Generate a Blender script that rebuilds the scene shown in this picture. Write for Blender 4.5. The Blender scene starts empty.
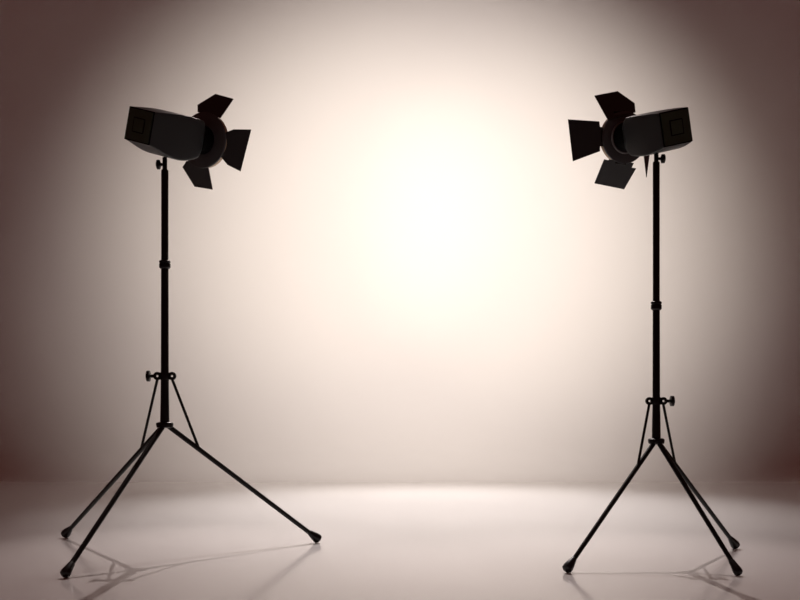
import bpy, bmesh, math
from mathutils import Vector, Matrix

S = bpy.context.scene
COL = S.collection

# ------------------------------------------------------------------ camera
CAM_H = 0.69
cam_d = bpy.data.cameras.new('camera')
cam = bpy.data.objects.new('camera', cam_d)
COL.objects.link(cam)
cam.location = (0, 0, CAM_H)
cam.rotation_euler = (math.pi / 2, 0, 0)
cam_d.sensor_width = 36.0
cam_d.lens = 45.0
cam_d.shift_y = (415 - 300) / 800.0
S.camera = cam

# ------------------------------------------------------------------ world and view
W = bpy.data.worlds.new('world')
S.world = W
W.use_nodes = True
bg = W.node_tree.nodes['Background']
bg.inputs[0].default_value = (1.0, 0.27, 0.22, 1)
bg.inputs[1].default_value = 0.055
S.view_settings.view_transform = 'Standard'
S.view_settings.look = 'None'
S.view_settings.exposure = 0.0
S.view_settings.gamma = 1.0
S.view_settings.use_curve_mapping = False


def spot(name, loc, target, energy, cone, blend, color, radius=0.05):
    d = bpy.data.lights.new(name, 'SPOT')
    d.energy = energy
    d.spot_size = math.radians(cone)
    d.spot_blend = blend
    d.color = color
    d.shadow_soft_size = radius
    o = bpy.data.objects.new(name, d)
    COL.objects.link(o)
    o.location = loc
    o.rotation_euler = (Vector(target) - Vector(loc)).to_track_quat('-Z', 'Y').to_euler()
    return o


# spots above the frame: added wall and floor fills, then the stands' backlights
spot('added_backdrop_wash', (0.772, 4.54, 3.814), (0.219, 10.6, 2.368), 1714, 71.0, 1.0, (1.0, 0.905, 0.825), 0.10)  # unseen spot added to make the central glow on the wall
spot('added_floor_fill', (0.35, 9.7, 5.5), (0.35, 7.4, 0), 1750, 56, 1.0, (1.0, 0.935, 0.915), 0.4)  # unseen spot added to brighten the floor before the wall
spot('rim_light', (-1.26, 9.4, 5.2), (-1.05, 4.6, 0.1), 720, 28, 1.0, (1.0, 0.86, 0.82), 0.04)
spot('rim_light', (0.93, 8.6, 5.63), (1.1, 4.5, 0.1), 660, 26, 1.0, (1.0, 0.86, 0.82), 0.04)


# ------------------------------------------------------------------ materials
def mat(name, color, rough=0.5, spec=0.5, metal=0.0, bump=0.0, bscale=200.0, vary=0.0):
    m = bpy.data.materials.new(name)
    m.use_nodes = True
    nt = m.node_tree
    b = nt.nodes['Principled BSDF']
    b.inputs['Base Color'].default_value = (*color, 1)
    b.inputs['Roughness'].default_value = rough
    b.inputs['Metallic'].default_value = metal
    b.inputs['Specular IOR Level'].default_value = spec
    tc = nt.nodes.new('ShaderNodeTexCoord')
    if vary > 0:
        n = nt.nodes.new('ShaderNodeTexNoise')
        n.inputs['Scale'].default_value = 6.0
        r = nt.nodes.new('ShaderNodeMixRGB')
        r.inputs[1].default_value = (*[c * (1 - vary) for c in color], 1)
        r.inputs[2].default_value = (*[min(1, c * (1 + vary)) for c in color], 1)
        nt.links.new(tc.outputs['Object'], n.inputs['Vector'])
        nt.links.new(n.outputs['Fac'], r.inputs[0])
        nt.links.new(r.outputs[0], b.inputs['Base Color'])
    if bump > 0:
        n2 = nt.nodes.new('ShaderNodeTexNoise')
        n2.inputs['Scale'].default_value = bscale
        bp = nt.nodes.new('ShaderNodeBump')
        bp.inputs['Strength'].default_value = bump
        bp.inputs['Distance'].default_value = 0.001
        nt.links.new(tc.outputs['Object'], n2.inputs['Vector'])
        nt.links.new(n2.outputs['Fac'], bp.inputs['Height'])
        nt.links.new(bp.outputs[0], b.inputs['Normal'])
    return m


M_WALL = mat('white_backdrop_paint', (0.80, 0.78, 0.768), 0.9, 0.0)
M_FLOOR = mat('glossy_white_floor', (0.80, 0.78, 0.768), 0.13, 0.20)
# the polish stops where the floor sweeps up: the cove is matt paint
_nt = M_FLOOR.node_tree
_tc = _nt.nodes.new('ShaderNodeTexCoord')
_sx = _nt.nodes.new('ShaderNodeSeparateXYZ')
_nt.links.new(_tc.outputs['Object'], _sx.inputs[0])
for _name, _a, _c in (('Roughness', 0.13, 0.35), ('Specular IOR Level', 0.20, 0.0)):
    _mr = _nt.nodes.new('ShaderNodeMapRange')
    _mr.interpolation_type = 'SMOOTHSTEP'
    _mr.inputs['From Min'].default_value = 10.0
    _mr.inputs['From Max'].default_value = 10.45
    _mr.inputs['To Min'].default_value = _a
    _mr.inputs['To Max'].default_value = _c
    _nt.links.new(_sx.outputs['Y'], _mr.inputs['Value'])
    _nt.links.new(_mr.outputs[0], _nt.nodes['Principled BSDF'].inputs[_name])
M_BLACK = mat('black_metal', (0.004, 0.004, 0.004), 0.35, 0.3)
M_HOUSE = mat('charcoal_housing', (0.019, 0.027, 0.029), 0.42, 0.45, bump=0.15, bscale=300, vary=0.1)
M_BACK = mat('olive_grey_panel', (0.040, 0.078, 0.052), 0.5, 0.4, bump=0.1)
M_SEAM = mat('black_seam', (0.001, 0.001, 0.001), 0.8, 0.1)
M_DISC = mat('brown_black_flange', (0.075, 0.085, 0.090), 0.5, 0.4, vary=0.08)
M_DOOR = mat('black_barn_door', (0.024, 0.026, 0.028), 0.45, 0.35)
M_RIM = mat('lamplit_metal_rim', (0.45, 0.33, 0.22), 0.4, 0.5, metal=0.3)  # tan puts the lamp's light on the rim edge into the colour
M_RING = mat('grey_ring', (0.20, 0.21, 0.21), 0.4, 0.5)
M_RUBBER = mat('black_rubber', (0.006, 0.006, 0.006), 0.3, 0.4)
M_LENS = bpy.data.materials.new('lit_lens')
M_LENS.use_nodes = True
_b = M_LENS.node_tree.nodes['Principled BSDF']
_b.inputs['Base Color'].default_value = (0.9, 0.85, 0.75, 1)
_b.inputs['Emission Color'].default_value = (1.0, 0.88, 0.68, 1)
_b.inputs['Emission Strength'].default_value = 12.0


# ------------------------------------------------------------------ helpers
def link(name, bm, m, parent=None, smooth=False, matrix=None):
    me = bpy.data.meshes.new(name)
    bmesh.ops.recalc_face_normals(bm, faces=bm.faces)
    bm.to_mesh(me)
    bm.free()
    for mm in (m if isinstance(m, (list, tuple)) else [m]):
        me.materials.append(mm)
    if smooth:
        for p in me.polygons:
            p.use_smooth = True
        try:
            me.set_sharp_from_angle(angle=math.radians(38))
        except Exception:
            pass
    o = bpy.data.objects.new(name, me)
    COL.objects.link(o)
    if parent is not None:
        o.parent = parent
    return o


def lathe(bm, prof, p0, axis, seg=28):
    """prof: list of (distance along axis, radius) from p0."""
    axis = Vector(axis).normalized()
    t = Vector((0, 0, 1)) if abs(axis.z) < 0.9 else Vector((1, 0, 0))
    e1 = axis.cross(t).normalized()
    e2 = axis.cross(e1)
    p0 = Vector(p0)
    rings = []
    for d, r in prof:
        rings.append([bm.verts.new(p0 + axis * d + (e1 * math.cos(2 * math.pi * i / seg) + e2 * math.sin(2 * math.pi * i / seg)) * r) for i in range(seg)])
    for a, b in zip(rings[:-1], rings[1:]):
        for i in range(seg):
            bm.faces.new((a[i], a[(i + 1) % seg], b[(i + 1) % seg], b[i]))
    bm.faces.new(list(reversed(rings[0])))
    bm.faces.new(rings[-1])


def tube(bm, p, q, r0, r1=None, seg=16):
    p, q = Vector(p), Vector(q)
    r1 = r0 if r1 is None else r1
    L = (q - p).length
    lathe(bm, [(0, r0), (L, r1)], p, q - p, seg)


def empty(name, loc, label, cat, group=None):
    o = bpy.data.objects.new(name, None)
    COL.objects.link(o)
    o.location = loc
    o['label'] = label
    o['category'] = cat
    if group:
        o['group'] = group
    return o


# ------------------------------------------------------------------ the room
XW, YW, ZW, RC = 9.0, 10.6, 7.5, 0.34


def extrude(name, pts, m):
    bm = bmesh.new()
    l = [bm.verts.new((-XW, y, z)) for y, z in pts]
    r = [bm.verts.new((XW, y, z)) for y, z in pts]
    for i in range(len(pts)):
        j = (i + 1) % len(pts)
        bm.faces.new((l[i], l[j], r[j], r[i]))
    bm.faces.new(l)
    bm.faces.new(r)
    o = link(name, bm, m, smooth=True)
    o['kind'] = 'structure'


# studio floor that sweeps up in a small cove to the painted wall
cove = [(YW - RC + RC * math.sin(t), RC - RC * math.cos(t)) for t in [math.radians(90 * i / 24) for i in range(25)]]
extrude('floor', [(-3, 0)] + cove + [(YW + .1, RC), (YW + .1, -.1), (-3, -.1)], M_FLOOR)
extrude('wall_back', [(YW, RC), (YW, ZW), (YW + .1, ZW), (YW + .1, RC)], M_WALL)


# ------------------------------------------------------------------ light stands
def light_stand(base, feet, zh, ztop, zc, zb, side, k, struts, spl, label):
    """base: pole position on floor; feet: tips on the floor; zh hub, ztop pole top, zc collar, zb brace bracket."""
    bx, by = base
    root = empty('light_stand', (bx, by, 0), label, 'light stand', 'tripod light stands')
    rel = lambda x, y, z: Vector((x - bx, y - by, z))
    # lower column, tapering upwards
    bm = bmesh.new()
    lathe(bm, [(0, .0215 * k), (.02, .0232 * k), (.12, .0215 * k), (zb - zh, 0.0199 * k), (zc - zh, 0.0187 * k)], (0, 0, zh), (0, 0, 1))
    link('lower_column', bm, M_BLACK, root, True)
    bm = bmesh.new()
    lathe(bm, [(0, 0.0181 * k), (ztop - zc - .004, 0.0181 * k), (ztop - zc, .0160 * k)], (0, 0, zc), (0, 0, 1))
    link('upper_pole', bm, M_BLACK, root, True)
    # collar where the poles telescope
    bm = bmesh.new()
    lathe(bm, [(-.020, .022 * k), (-.014, .0285 * k), (.004, .0285 * k), (.008, .025 * k), (.012, .0285 * k), (.019, .0285 * k), (.023, .022 * k)], (0, 0, zc), (0, 0, 1))
    link('locking_collar', bm, M_BLACK, root, True)
    # spigot with its knob
    bm = bmesh.new()
    lathe(bm, [(-.01, .0115 * k), (spl, .0120 * k), (spl + .004, .009 * k)], (0, 0, ztop), (0, 0, 1))
    sp = link('spigot', bm, M_BLACK, root, True)
    bm = bmesh.new()
    zk = ztop + (.027 if side < 0 else .015)
    tube(bm, (side * .006, 0, zk), (side * .028, 0, zk), .008 * k)
    lathe(bm, [(0, .014 * k), (.004, .024 * k), (.017, .024 * k), (.021, .014 * k)], (side * .022, 0, zk), (side, 0, 0))
    link('clamp_knob', bm, M_BLACK, sp, True)
    # hub collar
    bm = bmesh.new()
    lathe(bm, [(-.016, .030 * k), (-.012, .041 * k), (.004, .044 * k), (.010, .042 * k), (.014, .034 * k)], (0, 0, zh), (0, 0, 1))
    hub = link('hub', bm, M_BLACK, root, True)
    # brace bracket: sleeve with two pierced lugs
    bm = bmesh.new()
    lathe(bm, [(-.018, .0225 * k), (-.012, .0245 * k), (.012, .0245 * k), (.018, .0225 * k)], (0, 0, zb), (0, 0, 1))
    br = link('brace_bracket', bm, M_BLACK, root, True)
    for s in (-1, 1):
        bm = bmesh.new()
        c = Vector((s * .037 * k, 0, zb))
        ro, ri, th, n = .0210 * k, .0060 * k, .007, 28
        rings = []
        for y in (-th, th):
            rings.append(([bm.verts.new(c + Vector((ro * math.cos(2 * math.pi * i / n), y, ro * math.sin(2 * math.pi * i / n)))) for i in range(n)],
                          [bm.verts.new(c + Vector((ri * math.cos(2 * math.pi * i / n), y, ri * math.sin(2 * math.pi * i / n)))) for i in range(n)]))
        (o0, i0), (o1, i1) = rings
        for i in range(n):
            j = (i + 1) % n
            bm.faces.new((o0[i], o0[j], i0[j], i0[i]))
            bm.faces.new((o1[i], o1[j], i1[j], i1[i]))
            bm.faces.new((o0[i], o0[j], o1[j], o1[i]))
            bm.faces.new((i0[i], i0[j], i1[j], i1[i]))
        # web joining the lug to the sleeve
        x0, x1 = sorted((s * .0205 * k, s * .027 * k))
        r8 = bmesh.ops.create_cube(bm, size=1)['verts']
        for v in r8:
            v.co = Vector(((x0 + x1) / 2 + v.co.x * (x1 - x0), v.co.y * 2 * th, zb + v.co.z * .036 * k))
        link('lug', bm, M_BLACK, br, True)
    bm = bmesh.new()
    tube(bm, (side * .052 * k, 0, zb), (side * .076 * k, 0, zb), .0085 * k)
    lathe(bm, [(0, .016 * k), (.004, .028 * k), (.018, .028 * k), (.022, .016 * k)], (side * .072 * k, 0, zb), (side, 0, 0))
    link('clamp_knob', bm, M_BLACK, br, True)
    # legs
    for i, (fx, fy) in enumerate(feet):
        foot = rel(fx, fy, 0)
        d = Vector((foot.x, foot.y, 0)).normalized()
        top = Vector((d.x * .020 * k, d.y * .020 * k, zh - .008))
        # bulb centre sits its own radius above the floor
        rb = .0265 * k
        tip = foot + Vector((0, 0, rb * .93))
        ax = (tip - top).normalized()
        bm = bmesh.new()
        L = (tip - top).length
        lathe(bm, [(0, .0128 * k), (L - .03, .0118 * k)], top, ax)
        leg = link('leg', bm, M_BLACK, root, True)
        bm = bmesh.new()
        fs = .86 if fy < 4.35 else 1.0
        pf = [(L - .056, .0128), (L - .050, .0150), (L - .020, .0225 * fs), (L - .002, .0262 * fs), (L + .010, .0250 * fs), (L + .017, .017 * fs), (L + .020, .006 * fs)]
        lathe(bm, [(a, b * k) for a, b in pf], top, ax)
        zmin = min(v.co.z for v in bm.verts)
        for v in bm.verts:
            v.co.z -= zmin
        link('rubber_foot', bm, M_RUBBER, leg, True)
        if i in struts:
            f = struts[i]
            e = top + (tip - top) * f + Vector((0, 0, .008))
            s = 1 if foot.x > 0 else -1
            bm = bmesh.new()
            tube(bm, (s * .038 * k, 0.0, zb - .018), e, .0072 * k)
            link('strut', bm, M_BLACK, root, True)
    return root


light_stand((-1.19, 5.06), [(-1.874, 5.61), (-1.414, 4.233), (-0.447, 5.39)], 0.640, 1.930, 1.450, 0.887, -1, 1.0,
            {0: 0.20, 2: 0.19}, .060, 'black tripod light stand left of the glow, knobs on its left side')
light_stand((1.23, 4.80), [(0.734, 4.37), (1.448, 4.29), (1.725, 5.15)], 0.565, 1.905, 1.213, 0.757, 1, 0.90,
            {0: 0.20, 2: 0.20}, .042, 'black tripod light stand right of the glow, knobs on its right side')


# ------------------------------------------------------------------ lamps
def studio_lamp(q, s, doors, rim_r, label, swell):
    P = Vector(q[0:3])
    yaw, pit, rol, h1, w1, h2, w2, L, Ld, R = q[3:13]
    n = Vector((s * math.sin(yaw) * math.cos(pit), math.cos(yaw) * math.cos(pit), math.sin(pit)))
    r = n.cross(Vector((0, 0, 1))).normalized()
    u = r.cross(n)
    r2 = r * math.cos(rol) + u * math.sin(rol)
    u = -r * math.sin(rol) + u * math.cos(rol)
    a = r2 * s
    O = P + n * (L / 2) - u * (h1 / 2)
    root = empty('studio_lamp', O, label, 'studio lamp', 'barn door lamps on the stands')
    G = lambda t, x, y: P + n * t + a * x + u * y - O

    # housing: loft of rounded rectangles, small at the back, swelling forwards, the front bowed out
    def section(bm, t, w, h, ex, dy=0.0, bow=0.0, N=96):
        out = []
        for i in range(N):
            th = 2 * math.pi * (i + .5) / N
            c, sn = math.cos(th), math.sin(th)
            x = math.copysign(abs(c) ** (2 / ex), c) * w / 2
            y = math.copysign(abs(sn) ** (2 / ex), sn) * h / 2
            out.append(bm.verts.new(G(t + bow * (1 - (2 * y / h) ** 2), x, y + dy)))
        return out
    bm = bmesh.new()
    secs = []
    K = 18
    up, dn, bow, skew = swell
    for i in range(K + 1):
        f = i / K
        b = math.sin(math.pi * f ** skew)
        secs.append(section(bm, f * L, w1 + (w2 - w1) * f + b * .018, h1 + (h2 - h1) * f + b * (up + dn), 40 - 24 * f, b * (up - dn) / 2, bow * f ** 2))
    for dt, sc, ex in ((.003, .99, 14), (.010, .95, 11), (.018, .85, 7), (.024, .72, 5), (.028, .55, 3)):
        secs.append(section(bm, L + dt, w2 * sc, h2 * sc, ex, 0, bow * sc))
    for A, B in zip(secs[:-1], secs[1:]):
        for i in range(len(A)):
            j = (i + 1) % len(A)
            bm.faces.new((A[i], A[j], B[j], B[i]))
    bm.faces.new(secs[0])
    bm.faces.new(secs[-1])
    hs = link('housing', bm, M_HOUSE, root, True)

    def slab(bm, t0, t1, x0, x1, y0, y1):
        c = [bm.verts.new(G(t, x, y)) for t in (t0, t1) for x in (x0, x1) for y in (y0, y1)]
        for f in ((0, 1, 3, 2), (4, 5, 7, 6), (0, 1, 5, 4), (2, 3, 7, 6), (0, 2, 6, 4), (1, 3, 7, 5)):
            bm.faces.new([c[i] for i in f])
    # back panel with a black gasket round it and a square hatch
    bm = bmesh.new()
    e = .003
    slab(bm, -.004, .004, -w1 / 2 + .001, w1 / 2 - .001, -h1 / 2 + .001, h1 / 2 - .001)
    link('gasket', bm, M_SEAM, root)
    bm = bmesh.new()
    slab(bm, -.008, -.002, -w1 / 2 + .006, w1 / 2 - .006, -h1 / 2 + .006, h1 / 2 - .006)
    bp = link('back_panel', bm, M_BACK, root)
    hw = .036
    bm = bmesh.new()
    slab(bm, -.0095, -.007, -hw, hw, -hw, hw)
    hf = link('hatch_frame', bm, M_SEAM, bp)
    bm = bmesh.new()
    slab(bm, -.011, -.009, -hw + .005, hw - .005, -hw + .005, hw - .005)
    link('hatch', bm, M_BACK, bp)
    # bracket from housing down to the spigot

    # neck and flange
    bm = bmesh.new()
    lathe(bm, [(L + .02, .060), (L + .05, .072), (Ld - .004, .075)], P - O, n, 40)
    link('neck', bm, M_SEAM, root, True)
    bm = bmesh.new()
    lathe(bm, [(Ld - .006, R * .50), (Ld - .006, R - .004), (Ld - .003, R), (Ld + .005, R), (Ld + .008, R - .004), (Ld + .008, R * .5)], P - O, n, 64)
    fl = link('flange', bm, M_DISC, root, True)
    bm = bmesh.new()
    lathe(bm, [(Ld + .006, rim_r * .97), (Ld + .008, rim_r), (Ld + .030, rim_r), (Ld + .032, rim_r * .97)], P - O, n, 64)
    link('front_rim', bm, M_RIM, fl, True)
    if s < 0:
        bm = bmesh.new()
        lathe(bm, [(Ld - .014, .072), (Ld - .014, .079), (Ld - .006, .082), (Ld - .005, .072)], P - O, n, 64)
        o = link('neck_ring', bm, M_RING, fl, True)
        o['label'] = 'lighter grey ring round the neck'
    bm = bmesh.new()
    lathe(bm, [(Ld + .031, rim_r * .90), (Ld + .040, rim_r * .85), (Ld + .050, rim_r * .6), (Ld + .054, rim_r * .2)], P - O, n, 48)
    link('lens', bm, M_LENS, root, True)
    # barn doors
    Dc = P + n * (Ld + .012) - O
    for kind, rho, phi, poly in doors:
        rr = math.radians(rho)
        a2 = a * math.cos(rr) + u * math.sin(rr)
        u2 = u * math.cos(rr) - a * math.sin(rr)
        o_, h_ = {'near': (a2, u2), 'far': (-a2, u2), 'top': (u2, a2), 'bottom': (-u2, a2)}[kind]
        ph = math.radians(phi)
        d = n * math.cos(ph) + o_ * math.sin(ph)
        Rh = .138 if s > 0 else .134
        B = Dc + o_ * Rh
        N = d.cross(h_).normalized()
        bm = bmesh.new()
        A = [bm.verts.new(B + h_ * x + d * y + N * .0015) for x, y in poly]
        C = [bm.verts.new(B + h_ * x + d * y - N * .0015) for x, y in poly]
        bm.faces.new(A)
        bm.faces.new(list(reversed(C)))
        for i in range(len(A)):
            j = (i + 1) % len(A)
            bm.faces.new((A[i], A[j], C[j], C[i]))
        dr = link('barn_door', bm, M_DOOR, root)
        # hinge knuckle
        bm = bmesh.new()
        xs = [p[0] for p in poly if p[1] < .02]
        xm, hwid = (min(xs) + max(xs)) / 2, .030
        tube(bm, B + h_ * (xm - hwid) - n * .006 - o_ * .004, B + h_ * (xm + hwid) - n * .006 - o_ * .004, .005, seg=12)
        link('hinge', bm, M_BLACK, dr, True)
    # the lamp's own light
    Lp = P + n * (Ld + .075)
    spot('lamp_light', Lp, Lp + n, 240, 46, 1.0, (1.0, 0.89, 0.70), 0.04)
    return root


QL = [-1.2740, 4.896, 2.1065, 0.4625, 0.1038, -0.3122, 0.1610, 0.161, 0.1954, 0.1819, 0.3686, 0.5032, 0.146]
QR = [1.2890, 4.6754, 2.0350, 0.3504, 0.1492, 0.2731, 0.1590, 0.162, 0.1892, 0.1745, 0.2682, 0.4362, 0.1294]
studio_lamp(QL, 1, [
    ('near', 0, 45, [(0.066, -0.012), (0.092, 0.027), (0.113, 0.118), (-0.113, 0.105), (-0.095, 0.030), (-0.062, -0.012)]),
    ('top', 0, 50, [(-0.079, -0.003), (-0.112, 0.044), (-0.060, 0.147), (0.066, 0.141), (0.078, -0.007)]),
    ('bottom', 0, 50, [(-0.088, -0.013), (-0.133, 0.037), (-0.088, 0.154), (0.042, 0.140), (0.060, -0.004)]),
    ('far', 0, 40, [(0.066, -0.012), (0.092, 0.027), (0.105, 0.110), (-0.105, 0.110), (-0.092, 0.027), (-0.066, -0.012)]),
], .143, 'charcoal studio lamp with open barn doors on the left stand, aimed right', (.010, .034, .022, 1.2))
studio_lamp(QR, -1, [
    ('near', 10, 45, [(0.105, 0.166), (0.081, 0.004), (0.054, 0.001), (0.050, -0.017), (-0.043, -0.021), (-0.041, 0.001), (-0.065, 0.002), (-0.105, 0.143)]),
    ('top', 4, 50, [(0.096, 0.122), (-0.046, 0.134), (-0.100, 0.038), (-0.075, -0.023), (0.101, -0.054)]),
    ('bottom', 18, 50, [(0.103, -0.016), (0.077, -0.014), (0.075, -0.02), (-0.070, -0.02), (-0.072, 0.009), (-0.099, 0.008), (-0.095, 0.140), (0.089, 0.129)]),
    ('far', 18, 50, [(0.06, -0.012), (0.12, 0.10), (-0.170, 0.085), (-0.06, -0.012)]),
], .126, 'charcoal studio lamp with open barn doors on the right stand, aimed left', (.002, .016, .055, .9))
